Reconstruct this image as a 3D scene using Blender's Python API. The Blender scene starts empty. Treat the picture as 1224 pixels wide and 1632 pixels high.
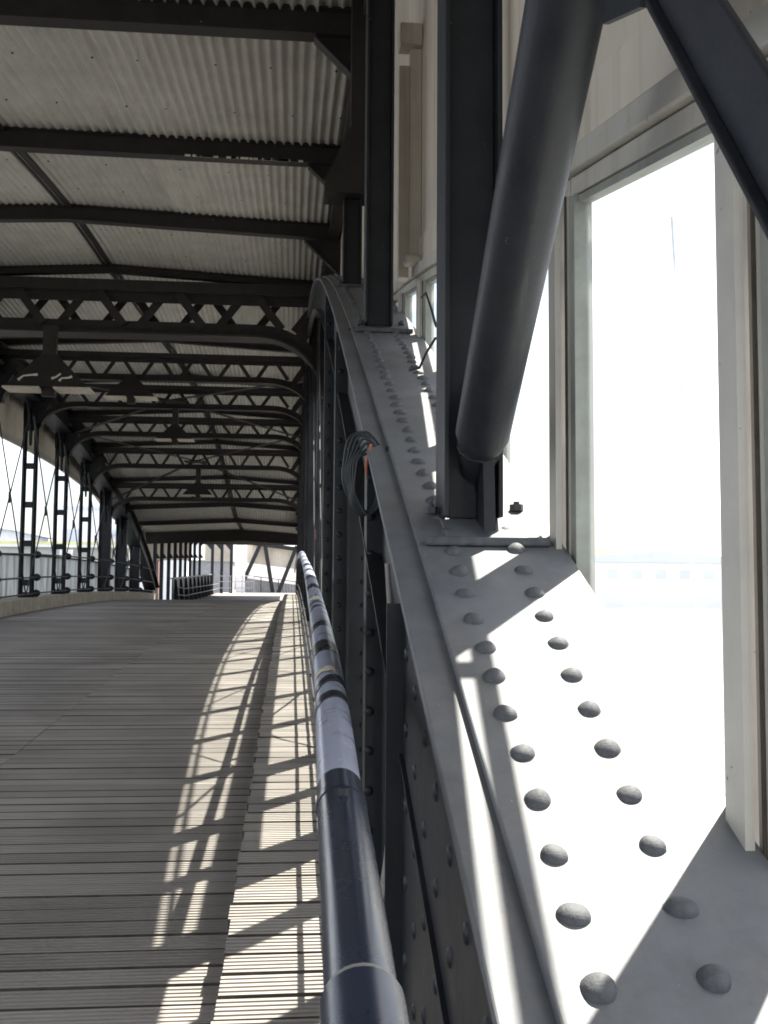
import bpy, math, random
import numpy as np
from mathutils import Vector, Matrix
random.seed(7)
R = math.radians
scene = bpy.context.scene
COL = scene.collection

# ------------------------------------------------------------------ camera
cam_d = bpy.data.cameras.new('camera')
cam = bpy.data.objects.new('camera', cam_d)
COL.objects.link(cam)
cam.location = (0, 0, 0)
cam.rotation_mode = 'XYZ'
cam.rotation_euler = (R(94.3), 0, R(-5.09))
cam.rotation_euler = (cam.rotation_euler.to_matrix() @ Matrix.Rotation(R(0.4), 3, 'Z')).to_euler()
cam_d.sensor_fit = 'VERTICAL'
cam_d.sensor_height = 36.0
cam_d.sensor_width = 27.0
cam_d.lens = 36.4
cam_d.clip_start = 0.02
cam_d.clip_end = 6000
scene.camera = cam
scene.render.resolution_x = 768
scene.render.resolution_y = 1024

# ------------------------------------------------------------------ sky, sun, exposure
SUN_AZ, SUN_EL = 41.6, 60.3          # azimuth from +Y towards +X
w = bpy.data.worlds.new('World')
scene.world = w
w.use_nodes = True
nt = w.node_tree
nt.nodes.clear()
out = nt.nodes.new('ShaderNodeOutputWorld')
bg = nt.nodes.new('ShaderNodeBackground')
sky = nt.nodes.new('ShaderNodeTexSky')
sky.sky_type = 'NISHITA'
sky.sun_disc = False
sky.sun_elevation = R(SUN_EL)
sky.sun_rotation = R(SUN_AZ)
sky.dust_density = 3.0
tc = nt.nodes.new('ShaderNodeTexCoord')
nz = nt.nodes.new('ShaderNodeTexNoise')
nz.inputs['Scale'].default_value = 2.6
nz.inputs['Detail'].default_value = 6
rp = nt.nodes.new('ShaderNodeValToRGB')
rp.color_ramp.elements[0].position = 0.44
rp.color_ramp.elements[1].position = 0.62
mx = nt.nodes.new('ShaderNodeMix')
mx.data_type = 'RGBA'
nt.links.new(tc.outputs['Generated'], nz.inputs['Vector'])
nt.links.new(nz.outputs['Fac'], rp.inputs['Fac'])
nt.links.new(rp.outputs['Color'], mx.inputs['Factor'])
nt.links.new(sky.outputs['Color'], mx.inputs['A'])
mx.inputs['B'].default_value = (11.0, 11.2, 11.6, 1)   # bright summer cloud
nt.links.new(mx.outputs['Result'], bg.inputs['Color'])
bg.inputs['Strength'].default_value = 0.058
nt.links.new(bg.outputs['Background'], out.inputs['Surface'])

sd = bpy.data.lights.new('sun', 'SUN')
sd.energy = 5.0
sd.angle = R(0.53)
sd.color = (1.0, 0.935, 0.84)
sun = bpy.data.objects.new('sun', sd)
COL.objects.link(sun)
sdir = Vector((math.sin(R(SUN_AZ)) * math.cos(R(SUN_EL)), math.cos(R(SUN_AZ)) * math.cos(R(SUN_EL)), math.sin(R(SUN_EL))))
sun.rotation_euler = sdir.to_track_quat('Z', 'Y').to_euler()
sun.location = sdir * 50

scene.view_settings.view_transform = 'Standard'
scene.view_settings.look = 'None'
scene.view_settings.exposure = 2.2
scene.view_settings.gamma = 1.0
try:
    scene.cycles.filter_width = 1.8
    scene.cycles.max_bounces = 10
    scene.cycles.diffuse_bounces = 6
    scene.cycles.transparent_max_bounces = 24
except Exception:
    pass

# ------------------------------------------------------------------ profiles along the bridge (Y)
def lin(kn):
    xs = [k[0] for k in kn]; ys = [k[1] for k in kn]
    return lambda y: float(np.interp(y, xs, ys))
def smooth(kn, deg):
    xs = np.array([k[0] for k in kn]); ys = np.array([k[1] for k in kn])
    c = np.polyfit((xs - 19) / 20, ys, deg)
    return lambda y: float(np.polyval(c, (y - 19) / 20))
def spline(kn):
    # monotone-ish cubic Hermite
    xs = [k[0] for k in kn]; ys = [k[1] for k in kn]; n = len(xs)
    m = []
    for i in range(n):
        a, b = max(0, i - 1), min(n - 1, i + 1)
        m.append((ys[b] - ys[a]) / (xs[b] - xs[a]))
    def fn(x):
        if x <= xs[0]: return ys[0] + m[0] * (x - xs[0])
        if x >= xs[-1]: return ys[-1] + m[-1] * (x - xs[-1])
        i = max(k for k in range(n - 1) if xs[k] <= x)
        h = xs[i + 1] - xs[i]; t = (x - xs[i]) / h
        return ((2*t**3 - 3*t*t + 1) * ys[i] + (t**3 - 2*t*t + t) * h * m[i]
                + (-2*t**3 + 3*t*t) * ys[i + 1] + (t**3 - t*t) * h * m[i + 1])
    return fn
END = 38.0
def Zd(y):
    if y <= END: return -1.42 + .0755 * y - .00131 * y * y
    return lin([(END, -.44), (44, -.64), (56, -.46), (68, -.26), (80, -.2)])(y)
Zkl = lambda y: Zd(y) + .24
Zkr = lambda y: Zd(y) + .19
Zc = smooth([(-1.2, -1.66), (.3, -.98), (1.33, -.54), (2.16, -.127), (2.6, .10), (3.14, .347), (4.12, .76), (5.5, 1.306), (7.55, 2.134),
             (11, 3.1), (14.5, 3.75), (18, 4.03), (21.7, 3.94), (25.07, 3.57), (28.56, 3.06), (31.2, 2.40), (34, 1.70), (36.4, .94), (38.6, -.13)], 6)
RZ = spline([(-2.5, 2.45), (.6, 2.83), (3.2, 3.16), (6.05, 3.50), (8.74, 3.83), (11.4, 4.08), (14, 4.20), (17.5, 4.10), (20.2, 4.0), (22.9, 3.83),
             (25.7, 3.50), (28.4, 2.92), (31.1, 2.43), (33.9, 2.12), (38, 1.98)])
PB = spline([(-2, -.15), (.7, .59), (1.745, .845), (2.632, 1.05), (4.7, 1.55), (6.8, 2.0), (11, 2.55), (15.5, 2.75), (19.5, 2.80), (24, 2.79),
             (26.8, 2.67), (29.7, 2.50), (36, 1.87), (38, 1.6)])
XR = lin([(-3, -2.5), (14, -2.52), (20.2, -2.03), (28.4, -1.80), (38, -1.78)])
RISE = lin([(5, 0.0), (6, .005), (8.7, .03), (11.4, .12), (14, .155), (38, .155)])
XL, XRT = -5.0, .33                 # truss planes

up = lambda f: (lambda y: 1.5 * f(y / 1.5))
ZdW, ZkW, RZW = up(Zd), up(Zkr), up(RZ)
ZcR = smooth([(-1.2, -1.62), (.3, -.97), (1.33, -.54), (2.16, -.127), (2.6, .10), (3.14, .347), (4.12, .76), (5.5, 1.306), (7.55, 2.134), (7.6, 2.15), (6.5, 1.72),
              (13, 3.97), (20, 5.47), (27, 6.05), (32.5, 5.92), (37.6, 5.36), (42.8, 4.6), (46.8, 3.6), (51, 2.55), (54.6, 1.41), (57.9, -.2)], 7)
PBR = spline([(-2, -.15), (.7, .59), (1.745, .845), (2.632, 1.05), (4.7, 1.52), (7, 2.03), (10, 2.62), (14, 3.25), (20, 3.85), (29, 4.2), (36, 4.19),
              (40.2, 4.0), (44.5, 3.75), (54, 2.8), (58, 2.3)])
# ------------------------------------------------------------------ materials
MATS = {}
def nodes_for(name):
    m = bpy.data.materials.new(name); m.use_nodes = True
    t = m.node_tree
    b = t.nodes['Principled BSDF']
    MATS[name] = m
    return m, t, b
def paint(name, col, rough=.5, var=.25, scale=6, spec=.5, bump=.0, chips=None, chipcol=(.5, .46, .36), metal=0, streak=None, dust=None, sscale=(14, 14, .55), objvar=0, rust=None):
    m, t, b = nodes_for(name)
    N, L = t.nodes.new, t.links.new
    tcn = N('ShaderNodeTexCoord')
    n1 = N('ShaderNodeTexNoise'); n1.inputs['Scale'].default_value = scale; n1.inputs['Detail'].default_value = 8; n1.inputs['Roughness'].default_value = .65
    L(tcn.outputs['Object'], n1.inputs['Vector'])
    mr = N('ShaderNodeMapRange'); mr.inputs['From Min'].default_value = .3; mr.inputs['From Max'].default_value = .7
    mr.inputs['To Min'].default_value = 1 - var; mr.inputs['To Max'].default_value = 1 + var
    L(n1.outputs['Fac'], mr.inputs['Value'])
    mul = N('ShaderNodeMix'); mul.data_type = 'RGBA'; mul.blend_type = 'MULTIPLY'; mul.inputs['Factor'].default_value = 1
    mul.inputs['A'].default_value = (*col, 1)
    L(mr.outputs['Result'], mul.inputs['B'])
    last = mul.outputs['Result']
    if streak:
        mp = N('ShaderNodeMapping'); mp.inputs['Scale'].default_value = sscale
        L(tcn.outputs['Object'], mp.inputs['Vector'])
        n3 = N('ShaderNodeTexNoise'); n3.inputs['Scale'].default_value = 1.0; n3.inputs['Detail'].default_value = 5
        L(mp.outputs['Vector'], n3.inputs['Vector'])
        r3 = N('ShaderNodeValToRGB'); r3.color_ramp.elements[0].position = .52; r3.color_ramp.elements[1].position = .72
        L(n3.outputs['Fac'], r3.inputs['Fac'])
        sc = N('ShaderNodeMath'); sc.operation = 'MULTIPLY'; sc.inputs[1].default_value = streak[1]
        L(r3.outputs['Color'], sc.inputs[0])
        mm = N('ShaderNodeMix'); mm.data_type = 'RGBA'; mm.inputs['B'].default_value = (*streak[0], 1)
        L(sc.outputs['Value'], mm.inputs['Factor']); L(last, mm.inputs['A']); last = mm.outputs['Result']
    if dust:
        n4 = N('ShaderNodeTexNoise'); n4.inputs['Scale'].default_value = dust[2]; n4.inputs['Detail'].default_value = 10; n4.inputs['Roughness'].default_value = .75
        L(tcn.outputs['Object'], n4.inputs['Vector'])
        r4 = N('ShaderNodeValToRGB'); r4.color_ramp.elements[0].position = .42; r4.color_ramp.elements[1].position = .68
        L(n4.outputs['Fac'], r4.inputs['Fac'])
        s4 = N('ShaderNodeMath'); s4.operation = 'MULTIPLY'; s4.inputs[1].default_value = dust[1]
        L(r4.outputs['Color'], s4.inputs[0])
        m4 = N('ShaderNodeMix'); m4.data_type = 'RGBA'; m4.inputs['B'].default_value = (*dust[0], 1)
        L(s4.outputs['Value'], m4.inputs['Factor']); L(last, m4.inputs['A']); last = m4.outputs['Result']
    if rust:
        n6 = N('ShaderNodeTexNoise'); n6.inputs['Scale'].default_value = rust[0]; n6.inputs['Detail'].default_value = 9; n6.inputs['Roughness'].default_value = .75
        mp6 = N('ShaderNodeMapping'); mp6.inputs['Location'].default_value = (3.1, 7.7, 1.3)
        L(tcn.outputs['Object'], mp6.inputs['Vector']); L(mp6.outputs['Vector'], n6.inputs['Vector'])
        r6 = N('ShaderNodeValToRGB'); r6.color_ramp.elements[0].position = rust[1]; r6.color_ramp.elements[1].position = rust[1] + .09
        L(n6.outputs['Fac'], r6.inputs['Fac'])
        s6 = N('ShaderNodeMath'); s6.operation = 'MULTIPLY'; s6.inputs[1].default_value = rust[2]
        L(r6.outputs['Color'], s6.inputs[0])
        m6 = N('ShaderNodeMix'); m6.data_type = 'RGBA'; m6.inputs['B'].default_value = (.11, .065, .04, 1)
        L(s6.outputs['Value'], m6.inputs['Factor']); L(last, m6.inputs['A']); last = m6.outputs['Result']
    if objvar:
        oi = N('ShaderNodeObjectInfo'); om = N('ShaderNodeMapRange'); om.inputs['To Min'].default_value = 1 - objvar; om.inputs['To Max'].default_value = 1 + objvar
        L(oi.outputs['Random'], om.inputs['Value'])
        m5 = N('ShaderNodeMix'); m5.data_type = 'RGBA'; m5.blend_type = 'MULTIPLY'; m5.inputs['Factor'].default_value = 1
        L(last, m5.inputs['A']); L(om.outputs['Result'], m5.inputs['B']); last = m5.outputs['Result']
    if chips:
        n2 = N('ShaderNodeTexNoise'); n2.inputs['Scale'].default_value = chips[0]; n2.inputs['Detail'].default_value = 4; n2.inputs['Roughness'].default_value = .7
        L(tcn.outputs['Object'], n2.inputs['Vector'])
        r2 = N('ShaderNodeValToRGB'); r2.color_ramp.elements[0].position = chips[1]; r2.color_ramp.elements[1].position = chips[1] + .015
        L(n2.outputs['Fac'], r2.inputs['Fac'])
        m2 = N('ShaderNodeMix'); m2.data_type = 'RGBA'; m2.inputs['B'].default_value = (*chipcol, 1)
        L(r2.outputs['Color'], m2.inputs['Factor']); L(last, m2.inputs['A']); last = m2.outputs['Result']
    L(last, b.inputs['Base Color'])
    rr = N('ShaderNodeMapRange'); rr.inputs['To Min'].default_value = max(.05, rough - .15); rr.inputs['To Max'].default_value = min(1, rough + .15)
    L(n1.outputs['Fac'], rr.inputs['Value']); L(rr.outputs['Result'], b.inputs['Roughness'])
    b.inputs['Metallic'].default_value = metal
    b.inputs['Specular IOR Level'].default_value = spec
    if bump:
        bp = N('ShaderNodeBump'); bp.inputs['Strength'].default_value = bump; bp.inputs['Distance'].default_value = .004
        nb = N('ShaderNodeTexNoise'); nb.inputs['Scale'].default_value = scale * 9; nb.inputs['Detail'].default_value = 6
        L(tcn.outputs['Object'], nb.inputs['Vector']); L(nb.outputs['Fac'], bp.inputs['Height']); L(bp.outputs['Normal'], b.inputs['Normal'])
    return m
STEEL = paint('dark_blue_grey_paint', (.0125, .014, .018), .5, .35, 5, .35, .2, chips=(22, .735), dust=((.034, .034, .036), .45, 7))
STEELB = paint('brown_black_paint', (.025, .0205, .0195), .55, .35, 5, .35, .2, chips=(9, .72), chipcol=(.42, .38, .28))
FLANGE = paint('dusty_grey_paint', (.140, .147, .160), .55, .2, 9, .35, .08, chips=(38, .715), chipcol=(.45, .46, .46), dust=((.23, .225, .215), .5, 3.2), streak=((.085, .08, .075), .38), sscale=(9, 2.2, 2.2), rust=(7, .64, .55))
RIVETM = paint('rivet_grey_paint', (.095, .098, .106), .66, .35, 30, .25, .3, rust=(40, .62, .5))
TUBE = paint('dark_brace_paint', (.019, .021, .028), .5, .3, 6, .35, .22, chips=(34, .70), chipcol=(.2, .19, .17), dust=((.042, .042, .042), .5, 4), rust=(12, .66, .6))
HOOD = paint('brown_lamp_paint', (.026, .021, .020), .6, .2, 8, .3)
ROOFM = paint('off_white_sheet', (.44, .425, .39), .6, .12, 2.2, .3, .0, dust=((.29, .27, .23), .5, 1.6), chips=(60, .76), chipcol=(.1, .09, .08), streak=((.20, .165, .13), .32), sscale=(9, .35, 9), objvar=.09)
CREAM = paint('cream_panel_paint', (.62, .565, .485), .6, .08, 3, .3, .15, streak=((.34, .29, .22), .42), chips=(30, .705), chipcol=(.16, .12, .09), objvar=.05)
CREAMB = paint('beige_board_paint', (.52, .465, .385), .6, .12, 4, .3, .15, streak=((.22, .18, .14), .4))
FRAMEM = paint('window_frame_paint', (.50, .475, .43), .5, .1, 6, .4, .2, streak=((.28, .24, .18), .4), chips=(40, .69), chipcol=(.22, .16, .11))
GROOVE = paint('dark_frame_groove', (.075, .062, .052), .8, .3, 20, .2)  # dark strip colour in place of an open, shaded groove
BEADM = paint('grey_green_bead', (.30, .31, .28), .5, .2, 8, .4, streak=((.16, .15, .12), .4))
GREYF = paint('grey_window_stile', (.36, .352, .350), .5, .15, 6, .4, streak=((.2, .18, .15), .35), chips=(40, .70), chipcol=(.22, .17, .12))  # greyer than the other stile of the same frame
KERBM = paint('weathered_kerb_timber', (.36, .32, .26), .8, .25, 4, .2, .3, streak=((.16, .14, .11), .5), chips=(16, .68), chipcol=(.14, .11, .08))
WRAP = paint('lavender_grey_wrap', (.36, .385, .49), .30, .16, 10, .5, .12, chips=(26, .67), chipcol=(.62, .58, .5), dust=((.25, .26, .32), .5, 14))
TAPE = paint('black_tape', (.014, .016, .024), .3, .2, 14, .5)
NAVY = paint('navy_gloss_paint', (.021, .028, .052), .27, .2, 6, .6, .0, chips=(40, .735), chipcol=(.2, .2, .22), dust=((.06, .062, .07), .35, 5))
PAPER = paint('torn_paper_label', (.62, .56, .42), .8, .25, 30, .2, chips=(30, .62), chipcol=(.35, .2, .16))
CABLE = paint('grey_cable', (.030, .036, .040), .45, .2, 20, .4)
ORANGE = paint('orange_rope', (.48, .17, .10), .7, .25, 60, .2, .4)
BARE = paint('pale_tie_paint', (.30, .285, .26), .5, .25, 9, .4, .2)
GALV = paint('grey_corrugated', (.30, .31, .33), .5, .15, 3, .4)
CONC = paint('quay_concrete', (.42, .42, .40), .85, .15, .5, .2, streak=((.25, .25, .24), .4))
YELL = paint('yellow_fender', (.72, .68, .34), .6, .1, 2)
PALE = paint('pale_and_hazed_cladding', (.74, .75, .78), .6, .06, .3)  # on the far buildings this paleness carries the distance haze
PALEB = paint('haze_blue_grey', (.52, .56, .62), .6, .06, .3)  # distance haze put into a pale bluish colour
BRICK = paint('dusty_red_brick', (.15, .085, .075), .8, .15, 1.5)
WHITEM = paint('white_coping', (.8, .8, .78), .6, .06, 2)
RUSTM = paint('rust_primer', (.16, .055, .035), .7, .3, 25)
CHIPM = paint('bare_peeled_primer', (.62, .59, .52), .7, .12, 30)

def mat_grp():
    m, t, b = nodes_for('stained_pale_grp')
    N, L = t.nodes.new, t.links.new
    tcn = N('ShaderNodeTexCoord'); mp = N('ShaderNodeMapping'); mp.inputs['Scale'].default_value = (5, 2.6, .35)
    L(tcn.outputs['Object'], mp.inputs['Vector'])
    n = N('ShaderNodeTexNoise'); n.inputs['Scale'].default_value = 1.3; n.inputs['Detail'].default_value = 6
    L(mp.outputs['Vector'], n.inputs['Vector'])
    r = N('ShaderNodeValToRGB'); r.color_ramp.elements[0].position = .42; r.color_ramp.elements[0].color = (.80, .83, .84, 1)
    r.color_ramp.elements[1].position = .68; r.color_ramp.elements[1].color = (.46, .44, .40, 1)
    L(n.outputs['Fac'], r.inputs['Fac']); L(r.outputs['Color'], b.inputs['Base Color'])
    b.inputs['Roughness'].default_value = .5
    tr = N('ShaderNodeBsdfTranslucent'); L(r.outputs['Color'], tr.inputs['Color'])
    ms = N('ShaderNodeMixShader'); ms.inputs['Fac'].default_value = .55
    L(b.outputs['BSDF'], ms.inputs[1]); L(tr.outputs['BSDF'], ms.inputs[2]); L(ms.outputs['Shader'], t.nodes['Material Output'].inputs['Surface'])
    return m
GRP = mat_grp()
def mat_glass():
    m, t, b = nodes_for('veiled_window_glass')
    N, L = t.nodes.new, t.links.new
    t.nodes.remove(b)
    tp = N('ShaderNodeBsdfTransparent'); tp.inputs['Color'].default_value = (.97, .985, .98, 1)
    tl = N('ShaderNodeBsdfTranslucent'); tl.inputs['Color'].default_value = (.9, .9, .88, 1)  # pale scatter put into the pane to veil the far view like haze
    gl = N('ShaderNodeBsdfGlossy'); gl.inputs['Roughness'].default_value = .02
    tcn = N('ShaderNodeTexCoord'); n = N('ShaderNodeTexNoise'); n.inputs['Scale'].default_value = 3; n.inputs['Detail'].default_value = 7
    L(tcn.outputs['Object'], n.inputs['Vector'])
    mr = N('ShaderNodeMapRange'); mr.inputs['To Min'].default_value = .035; mr.inputs['To Max'].default_value = .10
    L(n.outputs['Fac'], mr.inputs['Value'])
    m1 = N('ShaderNodeMixShader'); L(mr.outputs['Result'], m1.inputs['Fac']); L(tp.outputs['BSDF'], m1.inputs[1]); L(tl.outputs['BSDF'], m1.inputs[2])
    m2 = N('ShaderNodeMixShader'); m2.inputs['Fac'].default_value = .04; L(m1.outputs['Shader'], m2.inputs[1]); L(gl.outputs['BSDF'], m2.inputs[2])
    L(m2.outputs['Shader'], t.nodes['Material Output'].inputs['Surface'])
    return m
GLASS = mat_glass()
def mat_wood():
    m, t, b = nodes_for('weathered_grooved_boards')
    N, L = t.nodes.new, t.links.new
    g = N('ShaderNodeNewGeometry')
    r = N('ShaderNodeValToRGB')
    cr = r.color_ramp
    cr.elements[0].color = (.205, .187, .170, 1); cr.elements[1].color = (.268, .246, .225, 1)
    e = cr.elements.new(.5); e.color = (.236, .216, .197, 1)
    L(g.outputs['Random Per Island'], r.inputs['Fac'])
    tcn = N('ShaderNodeTexCoord'); mp = N('ShaderNodeMapping'); mp.inputs['Scale'].default_value = (1.2, 40, 40)
    L(tcn.outputs['Object'], mp.inputs['Vector'])
    n = N('ShaderNodeTexNoise'); n.inputs['Scale'].default_value = 2.0; n.inputs['Detail'].default_value = 8; n.inputs['Roughness'].default_value = .7
    L(mp.outputs['Vector'], n.inputs['Vector'])
    mr = N('ShaderNodeMapRange'); mr.inputs['From Min'].default_value = .3; mr.inputs['From Max'].default_value = .7; mr.inputs['To Min'].default_value = .84; mr.inputs['To Max'].default_value = 1.17
    L(n.outputs['Fac'], mr.inputs['Value'])
    mu = N('ShaderNodeMix'); mu.data_type = 'RGBA'; mu.blend_type = 'MULTIPLY'; mu.inputs['Factor'].default_value = 1
    L(r.outputs['Color'], mu.inputs['A']); L(mr.outputs['Result'], mu.inputs['B'])
    n2 = N('ShaderNodeTexNoise'); n2.inputs['Scale'].default_value = .8; n2.inputs['Detail'].default_value = 6
    L(tcn.outputs['Object'], n2.inputs['Vector'])
    m2r = N('ShaderNodeMapRange'); m2r.inputs['From Min'].default_value = .35; m2r.inputs['From Max'].default_value = .65; m2r.inputs['To Min'].default_value = .82; m2r.inputs['To Max'].default_value = 1.16
    L(n2.outputs['Fac'], m2r.inputs['Value'])
    mu2 = N('ShaderNodeMix'); mu2.data_type = 'RGBA'; mu2.blend_type = 'MULTIPLY'; mu2.inputs['Factor'].default_value = 1
    L(mu.outputs['Result'], mu2.inputs['A']); L(m2r.outputs['Result'], mu2.inputs['B'])
    L(mu2.outputs['Result'], b.inputs['Base Color'])
    b.inputs['Roughness'].default_value = .62
    b.inputs['Specular IOR Level'].default_value = .35
    return m
WOOD = mat_wood()
EDGE = paint('gap_shade_board_edge', (.085, .074, .063), .9, .4, 7, .1)  # shade of the board gaps, painted onto the boards' side faces
def mat_water():
    m, t, b = nodes_for('river_water')
    N, L = t.nodes.new, t.links.new
    b.inputs['Base Color'].default_value = (.12, .125, .125, 1); b.inputs['Roughness'].default_value = .12
    tcn = N('ShaderNodeTexCoord'); n = N('ShaderNodeTexNoise'); n.inputs['Scale'].default_value = .9; n.inputs['Detail'].default_value = 5
    L(tcn.outputs['Object'], n.inputs['Vector'])
    bp = N('ShaderNodeBump'); bp.inputs['Strength'].default_value = .6; bp.inputs['Distance'].default_value = .15
    L(n.outputs['Fac'], bp.inputs['Height']); L(bp.outputs['Normal'], b.inputs['Normal'])
    return m
WATER = mat_water()

# ------------------------------------------------------------------ mesh helpers
S = 1.5       # the deck, roof and left side are laid out in units of 1.5 m
SC = S
class MB:
    def __init__(s): s.v = []; s.f = []; s.sm = []; s.mi = []; s.cur = 0
    def add(s, vs, fs, smooth=False):
        o = len(s.v); s.v += [tuple(v) for v in vs]
        for q in fs: s.f.append(tuple(i + o for i in q)); s.sm.append(smooth); s.mi.append(s.cur)
        return s
    def box(s, x0, x1, y0, y1, z0, z1):
        v = [(x, y, z) for z in (z0, z1) for y in (y0, y1) for x in (x0, x1)]
        return s.add(v, [(0, 2, 3, 1), (4, 5, 7, 6), (0, 1, 5, 4), (2, 6, 7, 3), (0, 4, 6, 2), (1, 3, 7, 5)])
    def bar(s, p, q, wd, ht, up=(0, 0, 1)):
        p, q = Vector(p), Vector(q); d = (q - p).normalized(); up = Vector(up)
        a = d.cross(up)
        if a.length < 1e-4: a = d.cross(Vector((1, 0, 0)))
        a.normalize(); b = a.cross(d).normalized()
        a *= wd / 2; b *= ht / 2
        vs = [p - a - b, p + a - b, p + a + b, p - a + b, q - a - b, q + a - b, q + a + b, q - a + b]
        return s.add(vs, [(0, 3, 2, 1), (4, 5, 6, 7), (0, 1, 5, 4), (1, 2, 6, 5), (2, 3, 7, 6), (3, 0, 4, 7)])
    def tube(s, path, r, n=12, caps=True):
        path = [Vector(p) for p in path]; rs = r if isinstance(r, (list, tuple)) else [r] * len(path)
        rings = []; prev = None
        for i, p in enumerate(path):
            d = (path[min(i + 1, len(path) - 1)] - path[max(i - 1, 0)]).normalized()
            if prev is None:
                a = d.cross(Vector((0, 0, 1)))
                if a.length < .05: a = d.cross(Vector((1, 0, 0)))
            else: a = prev - d * prev.dot(d)
            a.normalize(); prev = a; b = d.cross(a)
            rings.append([p + (a * math.cos(2 * math.pi * k / n) + b * math.sin(2 * math.pi * k / n)) * rs[i] for k in range(n)])
        vs = [v for ring in rings for v in ring]; fs = []
        for i in range(len(path) - 1):
            for k in range(n):
                fs.append((i * n + k, i * n + (k + 1) % n, (i + 1) * n + (k + 1) % n, (i + 1) * n + k))
        s.add(vs, fs, True)
        if caps:
            s.add(rings[0], [tuple(reversed(range(n)))]); s.add(rings[-1], [tuple(range(n))])
        return s
    def prism(s, outline, vec):
        n = len(outline); o = [Vector(p) for p in outline]; e = [p + Vector(vec) for p in o]
        return s.add(o + e, [tuple(reversed(range(n))), tuple(range(n, 2 * n))] + [(i, (i + 1) % n, (i + 1) % n + n, i + n) for i in range(n)])
    def sweep(s, rings, smooth=False, closed=True):
        n = len(rings[0]); vs = [p for r_ in rings for p in r_]; fs = []
        kk = n if closed else n - 1
        for i in range(len(rings) - 1):
            for k in range(kk): fs.append((i * n + k, i * n + (k + 1) % n, (i + 1) * n + (k + 1) % n, (i + 1) * n + k))
        s.add(vs, fs, smooth)
        if closed:
            s.add(rings[0], [tuple(reversed(range(n)))]); s.add(rings[-1], [tuple(range(n))])
        return s
    def run(s, ys, x0, x1, zlo, zhi):
        """rectangular member that follows profiles zlo(y), zhi(y)"""
        return s.sweep([[(x0, y, zlo(y)), (x1, y, zlo(y)), (x1, y, zhi(y)), (x0, y, zhi(y))] for y in ys])
    def dome(s, c, nrm, r, h, n=14, m=5):
        c = Vector(c); nrm = Vector(nrm).normalized(); a = nrm.cross(Vector((1, 0, 0)))
        if a.length < .05: a = nrm.cross(Vector((0, 1, 0)))
        a.normalize(); b = nrm.cross(a)
        vs = []
        for i in range(m):
            t = i / m * math.pi / 2
            for k in range(n):
                an = 2 * math.pi * k / n
                vs.append(c + (a * math.cos(an) + b * math.sin(an)) * r * math.cos(t) + nrm * h * math.sin(t))
        vs.append(c + nrm * h)
        fs = [(i * n + k, i * n + (k + 1) % n, (i + 1) * n + (k + 1) % n, (i + 1) * n + k) for i in range(m - 1) for k in range(n)]
        fs += [((m - 1) * n + k, (m - 1) * n + (k + 1) % n, m * n) for k in range(n)]
        return s.add(vs, fs, True)
    def mesh(s, name):
        me = bpy.data.meshes.new(name); me.from_pydata([(a * SC, b * SC, c * SC) for a, b, c in s.v], [], s.f)
        me.polygons.foreach_set('use_smooth', s.sm); me.polygons.foreach_set('material_index', s.mi); me.update()
        return me
def recalc(me):
    import bmesh
    bm = bmesh.new(); bm.from_mesh(me); bmesh.ops.recalc_face_normals(bm, faces=bm.faces); bm.to_mesh(me); bm.free()
def build(name, mb, mat, parent=None, bevel=0, label=None):
    me = mb.mesh(name); recalc(me); me.materials.append(mat)
    o = bpy.data.objects.new(name, me); COL.objects.link(o)
    if parent: o.parent = parent
    if bevel:
        md = o.modifiers.new('bevel', 'BEVEL'); md.width = bevel; md.segments = 2; md.limit_method = 'ANGLE'; md.angle_limit = R(50)
    if label: o['label'] = label
    return o
def thing(name, label, cat, group=None, loc=None):
    o = bpy.data.objects.new(name, None); COL.objects.link(o); o.empty_display_size = .1
    o['label'] = label; o['category'] = cat
    if group: o['group'] = group
    return o
def tag(o, label, cat, group=None):
    o['label'] = label; o['category'] = cat
    if group: o['group'] = group
    return o
def struct(name, mb, mat, bevel=0):
    o = build(name, mb, mat, None, bevel); o['kind'] = 'structure'; return o
def fr(a, b, st):
    n = max(1, int(round((b - a) / st))); return [a + (b - a) * i / n for i in range(n + 1)]
ORD = ['first', 'second', 'third', 'fourth', 'fifth', 'sixth', 'seventh', 'eighth', 'ninth', 'tenth', 'eleventh', 'twelfth', 'thirteenth', 'fourteenth',
       'fifteenth', 'sixteenth', 'seventeenth', 'eighteenth', 'nineteenth', 'twentieth', 'twenty-first', 'twenty-second', 'twenty-third', 'twenty-fourth',
       'twenty-fifth', 'twenty-sixth', 'twenty-seventh', 'twenty-eighth', 'twenty-ninth', 'thirtieth', 'thirty-first', 'thirty-second', 'thirty-third', 'thirty-fourth', 'thirty-fifth', 'thirty-sixth', 'thirty-seventh', 'thirty-eighth', 'thirty-ninth', 'fortieth']

# ------------------------------------------------------------------ setting: water, decks, kerbs
struct('water', MB().add([(-3000, -800, -4), (3000, -800, -4), (3000, 4000, -4), (-3000, 4000, -4)], [(0, 1, 2, 3)]), WATER)

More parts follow.
